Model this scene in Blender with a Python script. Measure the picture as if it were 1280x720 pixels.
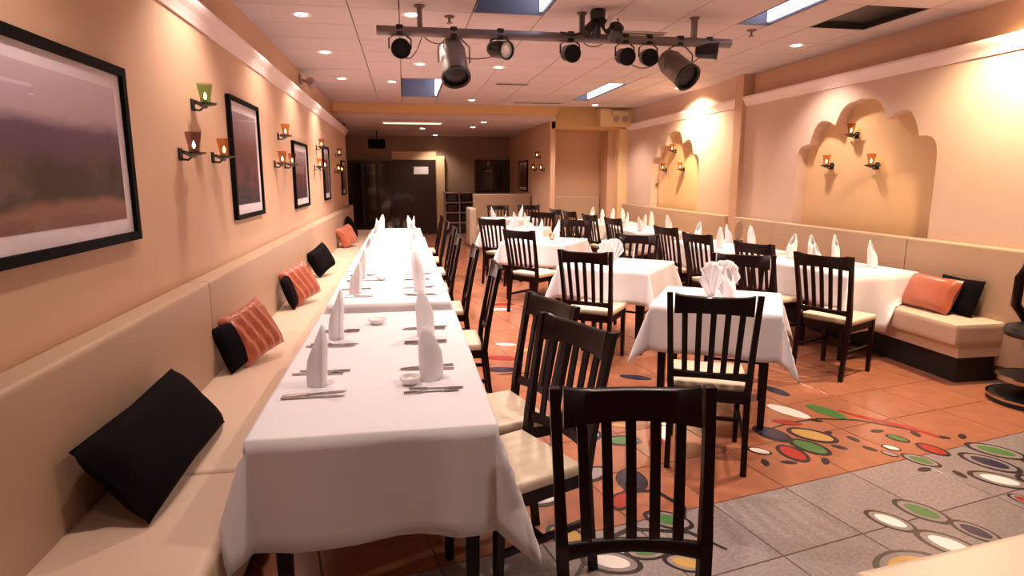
import bpy, bmesh, math, random
from mathutils import Vector, Matrix
random.seed(7)
for o in list(bpy.data.objects): bpy.data.objects.remove(o)
scene = bpy.context.scene
COL = scene.collection
PI = math.pi

# ------------------------------------------------------------------ camera
FPX, HZX, HZY, CAMH = 775.0, 505.0, 222.0, 1.55
pitch = math.atan((360 - HZY) / FPX)
yaw = math.atan((640 - HZX) / math.hypot(FPX, 360 - HZY))
fwd = Vector((math.sin(yaw) * math.cos(pitch), math.cos(yaw) * math.cos(pitch), -math.sin(pitch)))
rgt = Vector((math.cos(yaw), -math.sin(yaw), 0))
upv = rgt.cross(fwd)
cam = bpy.data.cameras.new('camera')
cam.sensor_width = 36.0
cam.lens = FPX / 1280 * 36.0
cam.clip_start = 0.02
cam_o = bpy.data.objects.new('camera', cam)
COL.objects.link(cam_o)
M4 = Matrix((rgt, upv, -fwd)).transposed().to_4x4()
M4.translation = Vector((0, 0, CAMH))
cam_o.matrix_world = M4
scene.camera = cam_o

# ------------------------------------------------------------------ world, exposure
w = bpy.data.worlds.new('world'); scene.world = w; w.use_nodes = True
w.node_tree.nodes['Background'].inputs[0].default_value = (0.9, 0.75, 0.65, 1)
w.node_tree.nodes['Background'].inputs[1].default_value = 0.02
scene.view_settings.view_transform = 'Standard'
scene.view_settings.look = 'None'
scene.view_settings.exposure = 0.08
scene.view_settings.gamma = 1.0
scene.view_settings.use_curve_mapping = False
WARM = (1.0, 0.82, 0.71)
SPOT_W = 165.0

# ------------------------------------------------------------------ materials
MATS = {}
def nodes_of(m):
    m.use_nodes = True
    nt = m.node_tree
    return nt, nt.nodes, nt.links, nt.nodes['Principled BSDF']
def mat(name, col, rough=0.5, metal=0.0, var=0.12, scale=8.0, bump=0.0, bscale=60.0, coat=0.0, objvar=0.0, sheen=0.0, spec=0.5, stretch=None):
    m = bpy.data.materials.new(name)
    nt, N, L, b = nodes_of(m)
    tc = N.new('ShaderNodeTexCoord')
    mp = N.new('ShaderNodeMapping')
    if stretch: mp.inputs['Scale'].default_value = stretch
    L.new(tc.outputs['Object'], mp.inputs[0])
    nz = N.new('ShaderNodeTexNoise'); nz.inputs['Scale'].default_value = scale; nz.inputs['Detail'].default_value = 5
    L.new(mp.outputs[0], nz.inputs[0])
    mx = N.new('ShaderNodeMix'); mx.data_type = 'RGBA'
    d = [max(0, c * (1 - var)) for c in col]; e = [min(1, c * (1 + var)) for c in col]
    mx.inputs[6].default_value = (*d, 1); mx.inputs[7].default_value = (*e, 1)
    L.new(nz.outputs[0], mx.inputs[0])
    out = mx.outputs[2]
    if objvar > 0:
        oi = N.new('ShaderNodeObjectInfo'); hs = N.new('ShaderNodeHueSaturation')
        mr = N.new('ShaderNodeMapRange'); mr.inputs[3].default_value = 1 - objvar; mr.inputs[4].default_value = 1 + objvar
        L.new(oi.outputs['Random'], mr.inputs[0]); L.new(mr.outputs[0], hs.inputs['Value']); L.new(out, hs.inputs['Color'])
        out = hs.outputs[0]
    L.new(out, b.inputs['Base Color'])
    b.inputs['Roughness'].default_value = rough; b.inputs['Metallic'].default_value = metal
    b.inputs['Coat Weight'].default_value = coat; b.inputs['Sheen Weight'].default_value = sheen
    b.inputs['Specular IOR Level'].default_value = spec
    if bump > 0:
        n2 = N.new('ShaderNodeTexNoise'); n2.inputs['Scale'].default_value = bscale; n2.inputs['Detail'].default_value = 3
        L.new(mp.outputs[0], n2.inputs[0])
        bp = N.new('ShaderNodeBump'); bp.inputs['Strength'].default_value = bump; bp.inputs['Distance'].default_value = 0.01
        L.new(n2.outputs[0], bp.inputs['Height']); L.new(bp.outputs[0], b.inputs['Normal'])
    MATS[name] = m
    return m
def emis(name, col, strength):
    m = bpy.data.materials.new(name)
    nt, N, L, b = nodes_of(m)
    b.inputs['Base Color'].default_value = (*col, 1)
    b.inputs['Emission Color'].default_value = (*col, 1)
    b.inputs['Emission Strength'].default_value = strength
    MATS[name] = m
    return m
def glass(name, col, mixf=0.25):
    m = bpy.data.materials.new(name); m.use_nodes = True
    nt = m.node_tree; N = nt.nodes; L = nt.links
    N.remove(N['Principled BSDF'])
    tr = N.new('ShaderNodeBsdfTransparent'); tr.inputs[0].default_value = (*col, 1)
    gl = N.new('ShaderNodeBsdfGlossy'); gl.inputs['Roughness'].default_value = 0.03
    lw = N.new('ShaderNodeLayerWeight'); lw.inputs[0].default_value = 0.5
    pw = N.new('ShaderNodeMath'); pw.operation = 'POWER'; pw.inputs[1].default_value = 4.0; L.new(lw.outputs['Facing'], pw.inputs[0])
    fr = N.new('ShaderNodeMath'); fr.operation = 'MULTIPLY_ADD'; fr.inputs[1].default_value = 0.25; fr.inputs[2].default_value = 0.025; L.new(pw.outputs[0], fr.inputs[0])
    mx = N.new('ShaderNodeMixShader')
    L.new(fr.outputs[0], mx.inputs[0]); L.new(tr.outputs[0], mx.inputs[1]); L.new(gl.outputs[0], mx.inputs[2])
    L.new(mx.outputs[0], N['Material Output'].inputs[0])
    MATS[name] = m
    return m

mat('wall_paint', (0.62, 0.39, 0.255), 0.6, var=0.05, scale=2, bump=0.03, bscale=120)
mat('wall_pink', (0.66, 0.47, 0.37), 0.6, var=0.04, scale=2, bump=0.03, bscale=120)
mat('niche_paint', (0.72, 0.46, 0.24), 0.6, var=0.05, scale=2, bump=0.03, bscale=120)
mat('crown', (0.80, 0.66, 0.62), 0.45, var=0.04)
mat('ceiling_board', (0.53, 0.44, 0.44), 0.85, var=0.05, scale=30, bump=0.05, bscale=200, objvar=0.025)
mat('ceiling_void', (0.10, 0.08, 0.07), 0.9)
mat('beam_paint', (0.62, 0.38, 0.17), 0.6, var=0.05)
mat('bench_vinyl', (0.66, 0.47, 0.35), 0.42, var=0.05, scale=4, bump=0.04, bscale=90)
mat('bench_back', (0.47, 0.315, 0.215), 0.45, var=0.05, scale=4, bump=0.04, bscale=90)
mat('bench_kick', (0.012, 0.009, 0.009), 0.6)
mat('mahogany', (0.011, 0.0022, 0.0022), 0.32, var=0.45, scale=5, coat=0.04, spec=0.22, stretch=(6, 6, 0.7))
mat('seat_vinyl', (0.74, 0.60, 0.45), 0.4, var=0.05, bump=0.04, bscale=80)
mat('linen', (0.80, 0.755, 0.80), 0.75, var=0.03, scale=5, bump=0.06, bscale=14, sheen=0.2)
mat('napkin_linen', (0.86, 0.81, 0.84), 0.7, var=0.03, scale=9, bump=0.05, bscale=30, sheen=0.2)
mat('steel', (0.45, 0.40, 0.40), 0.22, metal=1.0, var=0.08)
mat('china', (0.85, 0.82, 0.82), 0.15, var=0.02, coat=0.4)
mat('iron', (0.010, 0.008, 0.008), 0.4, var=0.3)
mat('frame_black', (0.006, 0.005, 0.005), 0.6, var=0.2, spec=0.05)
mat('mat_board', (0.80, 0.70, 0.75), 0.7, var=0.02)
mat('cushion_black', (0.005, 0.003, 0.004), 0.8, var=0.3, bump=0.05, spec=0.06)
mat('cushion_orange', (0.42, 0.10, 0.045), 0.30, var=0.18, scale=12, sheen=0.3)
mat('granite', (0.29, 0.235, 0.225), 0.14, var=0.42, scale=55, objvar=0.06)
mat('terracotta', (0.40, 0.15, 0.082), 0.20, var=0.24, scale=7, objvar=0.06)
mat('grout', (0.22, 0.13, 0.10), 0.8)
mat('inlay_dark', (0.03, 0.02, 0.022), 0.25)
mat('inlay_white', (0.85, 0.78, 0.76), 0.2, var=0.05)
mat('inlay_green', (0.08, 0.20, 0.06), 0.2, var=0.12)
mat('inlay_red', (0.38, 0.035, 0.025), 0.2, var=0.12)
mat('inlay_navy', (0.03, 0.028, 0.06), 0.2, var=0.15)
mat('inlay_yellow', (0.55, 0.33, 0.10), 0.2, var=0.12)
mat('inlay_grey', (0.33, 0.26, 0.26), 0.2, var=0.2)
mat('truss_metal', (0.22, 0.18, 0.18), 0.45, metal=0.4, var=0.1)
mat('can_grey', (0.22, 0.17, 0.155), 0.45, metal=0.2, var=0.1)
mat('black_plastic', (0.012, 0.011, 0.012), 0.4, var=0.2)
mat('lens_dark', (0.012, 0.012, 0.014), 0.4, spec=0.3)
mat('lens_light', (0.75, 0.72, 0.72), 0.1, coat=1.0)
mat('dark_wood', (0.030, 0.012, 0.009), 0.35, var=0.35, scale=3, stretch=(5, 5, 0.6), coat=0.2)
mat('smoked_glass', (0.022, 0.012, 0.010), 0.12, var=0.2, coat=0.6)
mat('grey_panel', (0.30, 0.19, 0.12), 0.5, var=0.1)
mat('cabinet_grey', (0.36, 0.27, 0.25), 0.5, var=0.1)
mat('cream_trim', (0.78, 0.55, 0.30), 0.5, var=0.05)
mat('sign_white', (0.85, 0.80, 0.78), 0.4, var=0.02)
mat('white_plastic', (0.75, 0.60, 0.45), 0.4, var=0.03)
mat('well_paint', (0.10, 0.10, 0.135), 0.5, var=0.1)
mat('chrome', (0.55, 0.50, 0.47), 0.15, metal=1.0, var=0.05)
mat('wax', (0.8, 0.72, 0.6), 0.5, var=0.03)
mat('cable', (0.20, 0.12, 0.10), 0.6)
emis('lamp_glow', (1.0, 0.82, 0.66), 14)
emis('flame', (1.0, 0.80, 0.55), 22)
emis('lit_wall_glow', (0.80, 0.80, 1.0), 4.0)
emis('panel_glow', (1.0, 0.82, 0.7), 1.1)
glass('glass_clear', (0.97, 0.96, 0.95))
glass('glass_green', (0.50, 0.66, 0.38))
glass('glass_purple', (0.55, 0.40, 0.42))
glass('glass_amber', (0.82, 0.55, 0.34))
glass('glass_smoke', (0.75, 0.62, 0.5))

def picture_mat(name, kind):
    m = bpy.data.materials.new(name)
    nt, N, L, b = nodes_of(m)
    tc = N.new('ShaderNodeTexCoord'); sp = N.new('ShaderNodeSeparateXYZ'); L.new(tc.outputs['Generated'], sp.inputs[0])
    nz = N.new('ShaderNodeTexNoise'); nz.inputs['Scale'].default_value = 3.2; nz.inputs['Detail'].default_value = 7
    L.new(tc.outputs['Generated'], nz.inputs[0])
    ad = N.new('ShaderNodeMath'); ad.operation = 'MULTIPLY_ADD'; ad.inputs[1].default_value = 0.22; L.new(nz.outputs[0], ad.inputs[0])
    sub = N.new('ShaderNodeMath'); sub.operation = 'SUBTRACT'; sub.inputs[1].default_value = 0.11; L.new(sp.outputs[2], sub.inputs[0])
    L.new(sub.outputs[0], ad.inputs[2])
    cr = N.new('ShaderNodeValToRGB'); L.new(ad.outputs[0], cr.inputs[0])
    if kind == 0:
        st = [(0.0, (0.20, 0.075, 0.055)), (0.13, (0.26, 0.11, 0.08)), (0.19, (0.022, 0.014, 0.012)), (0.40, (0.034, 0.022, 0.022)), (0.47, (0.085, 0.042, 0.08)), (0.64, (0.12, 0.065, 0.125)), (0.74, (0.46, 0.33, 0.38)), (1.0, (0.62, 0.48, 0.53))]
    else:
        st = [(0.0, (0.05, 0.03, 0.045)), (0.25, (0.04, 0.022, 0.03)), (0.5, (0.11, 0.045, 0.045)), (0.68, (0.20, 0.085, 0.07)), (0.8, (0.30, 0.19, 0.20)), (1.0, (0.38, 0.29, 0.32))]
    el = cr.color_ramp.elements
    el[0].position, el[0].color = st[0][0], (*st[0][1], 1)
    el[1].position, el[1].color = st[-1][0], (*st[-1][1], 1)
    for p_, c_ in st[1:-1]:
        e_ = el.new(p_); e_.color = (*c_, 1)
    n2 = N.new('ShaderNodeTexNoise'); n2.inputs['Scale'].default_value = 2.6 if kind == 0 else 4.0; n2.inputs['Detail'].default_value = 8
    L.new(tc.outputs['Generated'], n2.inputs[0])
    r2 = N.new('ShaderNodeValToRGB'); r2.color_ramp.elements[0].position = .47; r2.color_ramp.elements[1].position = .56; L.new(n2.outputs[0], r2.inputs[0])
    r3 = N.new('ShaderNodeValToRGB'); L.new(sp.outputs[2], r3.inputs[0]); e3 = r3.color_ramp.elements
    e3[0].position = .12; e3[0].color = (0, 0, 0, 1); e3[1].position = .58; e3[1].color = (0, 0, 0, 1); em = e3.new(.22); em.color = (1, 1, 1, 1); em = e3.new(.45); em.color = (.9, .9, .9, 1)
    mm = N.new('ShaderNodeMath'); mm.operation = 'MULTIPLY'; L.new(r2.outputs[0], mm.inputs[0]); L.new(r3.outputs[0], mm.inputs[1])
    mx = N.new('ShaderNodeMix'); mx.data_type = 'RGBA'; L.new(mm.outputs[0], mx.inputs[0]); L.new(cr.outputs[0], mx.inputs[6])
    mx.inputs[7].default_value = (0.10, 0.055, 0.042, 1) if kind == 0 else (0.16, 0.05, 0.045, 1)
    L.new(mx.outputs[2], b.inputs['Base Color']); b.inputs['Roughness'].default_value = 0.5
    MATS[name] = m
picture_mat('landscape_print', 0); picture_mat('portrait_print', 1)

# ------------------------------------------------------------------ mesh helpers
def box(bm, x0, x1, y0, y1, z0, z1):
    v = [bm.verts.new(p) for p in ((x0,y0,z0),(x1,y0,z0),(x1,y1,z0),(x0,y1,z0),(x0,y0,z1),(x1,y0,z1),(x1,y1,z1),(x0,y1,z1))]
    for f in ((0,3,2,1),(4,5,6,7),(0,1,5,4),(1,2,6,5),(2,3,7,6),(3,0,4,7)):
        bm.faces.new([v[i] for i in f])
def rbox(bm, x0, x1, y0, y1, z0, z1, r, seg=2):
    t = bmesh.new(); box(t, x0, x1, y0, y1, z0, z1)
    bmesh.ops.bevel(t, geom=t.edges[:], offset=r, segments=seg, profile=0.7, affect='EDGES')
    merge(bm, t)
def merge(bm, t, mtx=None):
    if mtx is not None: bmesh.ops.transform(t, matrix=mtx, verts=t.verts)
    me = bpy.data.meshes.new('tmp'); t.to_mesh(me); t.free(); bm.from_mesh(me); bpy.data.meshes.remove(me)
def lathe(bm, prof, n=20, cap=True, cx=0, cy=0):
    rings = []
    for r, z in prof:
        rings.append([bm.verts.new((cx + r*math.cos(2*PI*i/n), cy + r*math.sin(2*PI*i/n), z)) for i in range(n)])
    for a, b in zip(rings, rings[1:]):
        for i in range(n):
            bm.faces.new((a[i], a[(i+1) % n], b[(i+1) % n], b[i]))
    if cap:
        bm.faces.new(rings[0][::-1]); bm.faces.new(rings[-1])
def tube(bm, pts, r, n=8):
    pts = [Vector(p) for p in pts]
    rings = []
    for i, p in enumerate(pts):
        t = (pts[min(i+1, len(pts)-1)] - pts[max(i-1, 0)]).normalized()
        a = Vector((0, 0, 1)) if abs(t.z) < 0.9 else Vector((1, 0, 0))
        u = t.cross(a).normalized(); v = t.cross(u)
        rr = r[i] if isinstance(r, (list, tuple)) else r
        rings.append([bm.verts.new(p + u*rr*math.cos(2*PI*k/n) + v*rr*math.sin(2*PI*k/n)) for k in range(n)])
    for a, b in zip(rings, rings[1:]):
        for i in range(n): bm.faces.new((a[i], a[(i+1) % n], b[(i+1) % n], b[i]))
    bm.faces.new(rings[0][::-1]); bm.faces.new(rings[-1])
def bar(bm, p, q, wx, wy, wx2=None, wy2=None):       # square-section bar from p to q, tapering
    wx2 = wx if wx2 is None else wx2; wy2 = wy if wy2 is None else wy2
    a = [bm.verts.new((p[0]+sx*wx/2, p[1]+sy*wy/2, p[2])) for sx, sy in ((-1,-1),(1,-1),(1,1),(-1,1))]
    b = [bm.verts.new((q[0]+sx*wx2/2, q[1]+sy*wy2/2, q[2])) for sx, sy in ((-1,-1),(1,-1),(1,1),(-1,1))]
    bm.faces.new(a[::-1]); bm.faces.new(b)
    for i in range(4): bm.faces.new((a[i], a[(i+1) % 4], b[(i+1) % 4], b[i]))
def to_mesh(bm, name, material, smooth=False):
    bmesh.ops.recalc_face_normals(bm, faces=bm.faces[:])
    me = bpy.data.meshes.new(name); bm.to_mesh(me); bm.free()
    me.materials.append(MATS[material] if isinstance(material, str) else material)
    if smooth:
        me.polygons.foreach_set('use_smooth', [True] * len(me.polygons))
        try: me.set_sharp_from_angle(angle=math.radians(40))
        except Exception: pass
    return me
def link(name, me, parent=None, loc=(0, 0, 0), rot=(0, 0, 0)):
    o = bpy.data.objects.new(name, me); COL.objects.link(o)
    o.location = loc; o.rotation_euler = rot
    if parent is not None: o.parent = parent
    return o
def obj(name, bm, material, parent=None, loc=(0, 0, 0), rot=(0, 0, 0), smooth=False):
    return link(name, to_mesh(bm, name, material, smooth), parent, loc, rot)
def tag(o, label, cat, group=None):
    o['label'] = label; o['category'] = cat
    if group: o['group'] = group
    return o
def thing(name, label, cat, loc=(0, 0, 0), rz=0.0, group=None):
    o = bpy.data.objects.new(name, None); COL.objects.link(o); o.empty_display_size = 0.1
    o.location = loc; o.rotation_euler = (0, 0, rz)
    return tag(o, label, cat, group)
def struct(name, bm, material, parent=None, label=None, smooth=False):
    o = obj(name, bm, material, parent, smooth=smooth)
    if parent is None: o['kind'] = 'structure'
    if label: o['label'] = label
    return o
def boxo(name, material, parent, *a, bev=0.0):
    bm = bmesh.new()
    if bev: rbox(bm, *a, bev)
    else: box(bm, *a)
    return obj(name, bm, material, parent)
def prism(bm, poly, axis, a, b):     # poly of 2D points extruded along axis ('x' : (y,z) points, 'y' : (x,z), 'z' : (x,y))
    def P(p, t):
        return {'x': (t, p[0], p[1]), 'y': (p[0], t, p[1]), 'z': (p[0], p[1], t)}[axis]
    A = [bm.verts.new(P(p, a)) for p in poly]; B = [bm.verts.new(P(p, b)) for p in poly]
    bm.faces.new(A); bm.faces.new(B[::-1])
    n = len(poly)
    for i in range(n): bm.faces.new((A[i], B[i], B[(i+1) % n], A[(i+1) % n]))

# ------------------------------------------------------------------ room dimensions
XL, XR, ZC = -1.2, 4.55, 2.90
YB = -2.2      # wall behind the camera
YEND = 17.5

# ------------------------------------------------------------------ floor
fl = bmesh.new(); box(fl, -1.6, 6.2, YB - .1, YEND + .3, -0.06, -0.004)
floor = struct('floor', fl, 'grout', label='tiled restaurant floor in terracotta and grey granite')
TA_ = math.atan2(0.29, 1.41)
UX, UY = Vector((math.cos(TA_), math.sin(TA_))), Vector((-math.sin(TA_), math.cos(TA_)))
O2 = Vector((1.42, 2.56)); TS = 0.45
tb = bmesh.new(); rbox(tb, -TS/2+.003, TS/2-.003, -TS/2+.003, TS/2-.003, -0.012, 0.0, 0.0015, 1)
tile_t = to_mesh(tb, 'terracotta_tile', 'terracotta')
tile_g = tile_t.copy(); tile_g.materials.clear(); tile_g.materials.append(MATS['granite'])
for j in range(-12, 20):
    for i in range(-12, 14):
        c = O2 + UX * (i + .5) * TS + UY * (j + .5) * TS
        if not (-0.75 < c.x < 4.35 and 0.2 < c.y < 10.0): continue
        if j < 0 and c.y < 0.9: continue
        link('granite_tile' if j < 0 else 'terracotta_tile', tile_g if j < 0 else tile_t, floor, (c.x, c.y, 0), (0, 0, TA_))
fb = bmesh.new()
for j in range(14, 42):
    for i in range(-14, 20):
        c = O2 + UX * (i + .5) * TS + UY * (j + .5) * TS
        if not (-1.2 < c.x < 4.4 and 10.0 <= c.y < YEND): continue
        q = [c + UX*sx*(TS/2-.003) + UY*sy*(TS/2-.003) for sx, sy in ((-1,-1),(1,-1),(1,1),(-1,1))]
        fb.faces.new([fb.verts.new((p.x, p.y, 0)) for p in q])
ff = obj('far_tiles', fb, 'terracotta', floor); ff['kind'] = 'stuff'

# flower mosaic let into the tiles
def ellipse(bm, a, b, z0, z1, n=22, pw=1.15):
    pts = []
    for k in range(n):
        t = 2*PI*k/n
        pts.append((a*math.copysign(abs(math.cos(t))**pw, math.cos(t)), b*math.copysign(abs(math.sin(t))**1.0, math.sin(t))))
    prism(bm, pts, 'z', z0, z1)
PET = [(2.15,2.28,.21,-61,'white',1),(2.36,2.33,.24,-65,'green',1),(2.46,2.14,.20,-71,'navy',1),(2.26,2.07,.26,-61,'white',1),(1.98,1.98,.30,5,'yellow',1),
 (2.79,2.80,.19,-62,'green',1),(2.97,2.91,.18,-76,'red',1),(2.89,3.08,.13,-64,'green',1),(2.75,2.97,.10,-54,'white',1),(2.68,2.90,.09,-60,'grey',1),
 (3.31,2.83,.28,-53,'green',1),(3.14,2.71,.28,-64,'navy',1),(3.01,2.53,.26,-46,'white',1),(2.94,2.33,.14,-63,'red',1),(3.22,2.45,.26,-50,'grey',1),(3.42,2.62,.24,-60,'navy',1),
 (2.50,3.59,.31,-65,'white',0),(2.75,3.55,.29,-71,'green',0),(2.66,3.98,.24,-76,'navy',0),(2.41,3.21,.28,-50,'yellow',1),(2.29,3.06,.24,-67,'green',1),
 (2.14,3.00,.22,-86,'red',1),(1.97,3.06,.13,-43,'white',1),(2.18,3.27,.25,-72,'navy',1),(2.38,3.42,.18,-30,'red',0),
 (0.90,5.59,.20,-22,'white',0),(0.80,5.15,.30,-20,'red',0),(0.74,4.83,.30,-12,'navy',0),(1.02,5.36,.2,20,'yellow',0),(1.15,7.45,.35,-10,'red',0),(1.09,7.16,.28,-3,'white',0),
 (1.24,3.33,.22,-9,'green',1),(1.33,3.55,.16,-9,'yellow',0),(1.06,3.42,.2,40,'white',1),(1.43,3.28,.2,60,'red',0),(1.00,2.66,.18,50,'red',1),(1.15,2.46,.22,-40,'green',1),(0.79,2.20,.24,-25,'white',1),
 (0.97,2.25,.20,5,'green',1),(1.09,2.14,.18,-30,'yellow',1),(0.93,2.95,.22,30,'grey',1),(1.12,2.85,.24,80,'navy',1),(0.66,2.42,.2,-50,'yellow',1),(0.62,2.75,.22,10,'white',1),
 (1.55,3.72,.2,30,'green',0),(1.75,4.45,.25,-30,'navy',0)]
for k, (x, y, L_, a, c, ring) in enumerate(PET):
    r = math.radians(a)
    wr = 0.60 if ring else 0.46
    gran = ring and (Vector((x, y)) - O2).dot(UY) < 0
    b1 = bmesh.new(); s = 0.64 if gran else (0.86 if ring else 1.0)
    ellipse(b1, L_/2*s, L_/2*s*wr*0.92, 0.0, 0.0024 + .00003*k)
    pt = obj('mosaic_petal', b1, 'inlay_' + c, floor, (x, y, 0), (0, 0, r))
    if gran:
        b2 = bmesh.new(); ellipse(b2, L_/2*.88, L_/2*.88*wr, 0.0, 0.0018 + .00003*k); obj('grey_inset', b2, 'granite', pt)
    if ring:
        b3 = bmesh.new(); ellipse(b3, L_/2*1.08, L_/2*1.08*wr*(1 if gran else 1.06), 0.0, 0.0010 + .00003*k); obj('dark_outline', b3, 'inlay_dark', pt)
DOTS = [(2.85,3.20),(3.05,3.12),(3.17,3.05),(3.3,3.04),(2.62,2.98),(2.72,2.70),(2.86,2.62),(2.05,2.90),(2.26,2.88),(2.46,3.03),(2.52,3.22),(2.62,3.12),(3.12,2.30),(1.92,2.92),(2.58,3.42)]
db = bmesh.new(); ellipse(db, .045, .022, 0, .0015); dot_me = to_mesh(db, 'mosaic_dot', 'inlay_dark')
for k, (x, y) in enumerate(DOTS): link('mosaic_dot', dot_me, floor, (x, y, 0), (0, 0, k * 1.3))
def ribbon(name, pts, w0, material, z=.0016):
    bm = bmesh.new(); n = len(pts); prev = None
    for i, p in enumerate(pts):
        a = Vector(pts[max(0, i-1)]); b = Vector(pts[min(n-1, i+1)]); t = (b-a).normalized(); nn = Vector((-t.y, t.x))
        ww = w0 * (0.25 + 0.75*math.sin(PI*(i+.5)/n))
        q = (Vector(p)+nn*ww/2, Vector(p)-nn*ww/2)
        cur = [bm.verts.new((q[0].x, q[0].y, z)), bm.verts.new((q[1].x, q[1].y, z))]
        if prev: bm.faces.new((prev[0], prev[1], cur[1], cur[0]))
        prev = cur
    return obj(name, bm, material, floor)
ribbon('mosaic_ribbon', [(2.84,3.55),(2.92,3.42),(2.99,3.33),(3.06,3.24),(3.12,3.14),(3.15,3.05)], .06, 'inlay_red')
ribbon('mosaic_vine', [(2.2,3.34),(2.42,3.42),(2.62,3.44),(2.85,3.38),(3.05,3.2),(3.2,3.02)], .022, 'inlay_dark', .0013)
ribbon('mosaic_vine', [(0.7,4.7),(0.85,4.72),(1.0,4.66),(1.15,4.5)], .03, 'inlay_dark', .0013)
ribbon('mosaic_vine', [(0.6,2.1),(0.75,2.32),(0.95,2.42),(1.2,2.35),(1.3,2.2)], .03, 'inlay_dark', .0013)
ribbon('mosaic_vine', [(0.9,2.6),(1.05,2.75),(1.2,2.72),(1.27,2.55),(1.2,2.4)], .03, 'inlay_dark', .0014)

# ------------------------------------------------------------------ walls
b = bmesh.new(); box(b, XL - .3, XL, YB, 13.9, 0, 2.48)
struct('wall_left', b, 'wall_paint', label='peach painted left wall behind the long banquette')
b = bmesh.new(); box(b, XL - .3, XL - .08, YB, 13.9, 2.48, 3.45)
struct('wall_left_upper', b, 'wall_paint', label='set back band of the left wall above the cornice')
def cornice(name, x, sgn, y0, y1, z):
    bm = bmesh.new()
    prof = [(0, z-.07), (.012, z-.07), (.02, z-.05), (.035, z-.02), (.055, z+.01), (.065, z+.03), (.065, z+.05), (-.1, z+.05), (-.1, z-.07)]
    prism(bm, [(x + sgn*p[0], p[1]) for p in prof], 'y', y0, y1)
    return struct(name, bm, 'crown', label='pale pink crown moulding')
cornice('trim_1', XL, 1, YB, 13.9, 2.50)
# right wall with two cusped-arch niches
def arch_pts(yc, half, z0, zsp, ztop):
    """outline from near foot up over the cusps to the far foot (y,z)"""
    def arc(p, q, bul, n=7):
        p, q = Vector(p), Vector(q); d_ = q-p; nm = Vector((d_.y, -d_.x)).normalized()
        return [tuple(p + d_*k/n + nm*bul*math.sin(PI*k/n)) for k in range(n)]
    k_ = half/.99; dz = zsp - 1.80
    side = [(half, z0)] + arc((.99*k_, 1.72+dz), (.77*k_, 1.92+dz), .085) + arc((.77*k_, 1.92+dz), (.36*k_, 2.10+dz), .155) + arc((.36*k_, 2.10+dz), (.03*k_, ztop+.045), .085)
    near = [(yc - s[0], s[1]) for s in side]
    far = [(yc + s[0], s[1]) for s in side][::-1]
    return near + [(yc, ztop + .06)] + far
def niche_wall(name, y0, y1, yc, half, zt, zsp, ztop, label):
    bm = bmesh.new()
    a = arch_pts(yc, half, 0.0, zsp, ztop)
    poly = [(y0, 0)] + a + [(y1, 0), (y1, zt), (y0, zt)]
    prism(bm, poly, 'x', XR, XR + .13)
    o = struct(name, bm, 'wall_pink', label=label)
    b2 = bmesh.new(); box(b2, XR + .13, XR + .2, yc - half - .3, yc + half + .3, 0, ztop + .3)
    obj('niche_back', b2, 'niche_paint', o)
    return o
niche_wall('wall_right_near', YB, 7.95, 5.77, 0.99, 2.56, 1.80, 2.27, 'pinkish right wall panel with the nearer scalloped arch niche')
niche_wall('wall_right_far', 8.15, 12.9, 10.2, 0.95, 3.45, 1.80, 2.27, 'pinkish right wall panel with the farther scalloped arch niche')
b = bmesh.new(); box(b, XR - .06, XR + .2, 7.95, 8.15, 0, 3.45)
struct('wall_right_pilaster', b, 'wall_paint', label='slim painted pilaster between the two niche panels')
b = bmesh.new(); box(b, XR + .10, XR + .3, YB, 7.95, 2.56, 3.45)
struct('wall_right_upper', b, 'wall_paint', label='set back tan band of the right wall above the cornice')
cornice('trim_2', XR, -1, YB, 7.95, 2.56)
cornice('trim_3', XR, -1, 8.15, 12.5, 2.56)
b = bmesh.new(); box(b, -1.6, 4.9, YB - .1, YB, 0, 3.45)
struct('wall_behind', b, 'wall_paint')

# ------------------------------------------------------------------ ceiling
b = bmesh.new(); box(b, -1.6, 4.9, YB, 12.3, 3.40, 3.46)
ceil = struct('ceiling', b, 'ceiling_void', label='suspended ceiling of square boards')
XE = [-1.30, -0.40, 0.0, 0.6, 1.2, 1.8, 2.4, 2.97, 3.28, 3.68, 4.25, 4.68]
YE = [YB, -1.2, -.2, .8, 1.7, 2.3, 2.9, 3.5, 4.1, 4.7, 5.45, 6.05, 6.65, 7.25, 7.85, 8.45, 9.05, 9.7, 10.35, 11.05, 11.6, 12.05]
def in_well(xa, ya):
    if 0.0 <= xa < .59 and 9.04 <= ya < 11.0: return True
    if 0.59 <= xa < 1.19 and 4.69 <= ya < 5.4: return True
    if 2.96 <= xa < 3.2 and 4.09 <= ya < 5.4: return True
    if 2.96 <= xa < 3.2 and 9.04 <= ya < 11.0: return True
    if 3.67 <= xa < 4.2 and 4.69 <= ya < 5.4: return True
    return False
for i in range(len(XE)-1):
    for j in range(len(YE)-1):
        if in_well(XE[i], YE[j]): continue
        bm = bmesh.new(); g = .004
        box(bm, XE[i]+g, XE[i+1]-g, YE[j]+g, YE[j+1]-g, ZC, ZC+.02)
        obj('ceiling_panel', bm, 'ceiling_board', ceil)
def light_well(x0, x1, y0, y1, label, depth=.40):
    t = thing('light_well', label, 'ceiling light', (x0, y0, ZC), 0, 'recessed light wells in the ceiling')
    W, D = x1-x0, y1-y0
    bm = bmesh.new()
    box(bm, 0, .012, 0, D, 0, depth); box(bm, 0, W, D-.012, D, 0, depth); box(bm, 0, W, 0, .012, 0, depth); box(bm, W-.012, W, 0, D, 0, depth)
    box(bm, 0, W, 0, D, depth, depth+.012)
    obj('well_box', bm, 'well_paint', t)
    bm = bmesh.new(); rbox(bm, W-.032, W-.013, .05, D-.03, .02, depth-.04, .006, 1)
    obj('lit_wall_sheet', bm, 'lit_wall_glow', t)  # glowing sheet stands in for light falling on the well's right wall
    return t
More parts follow.
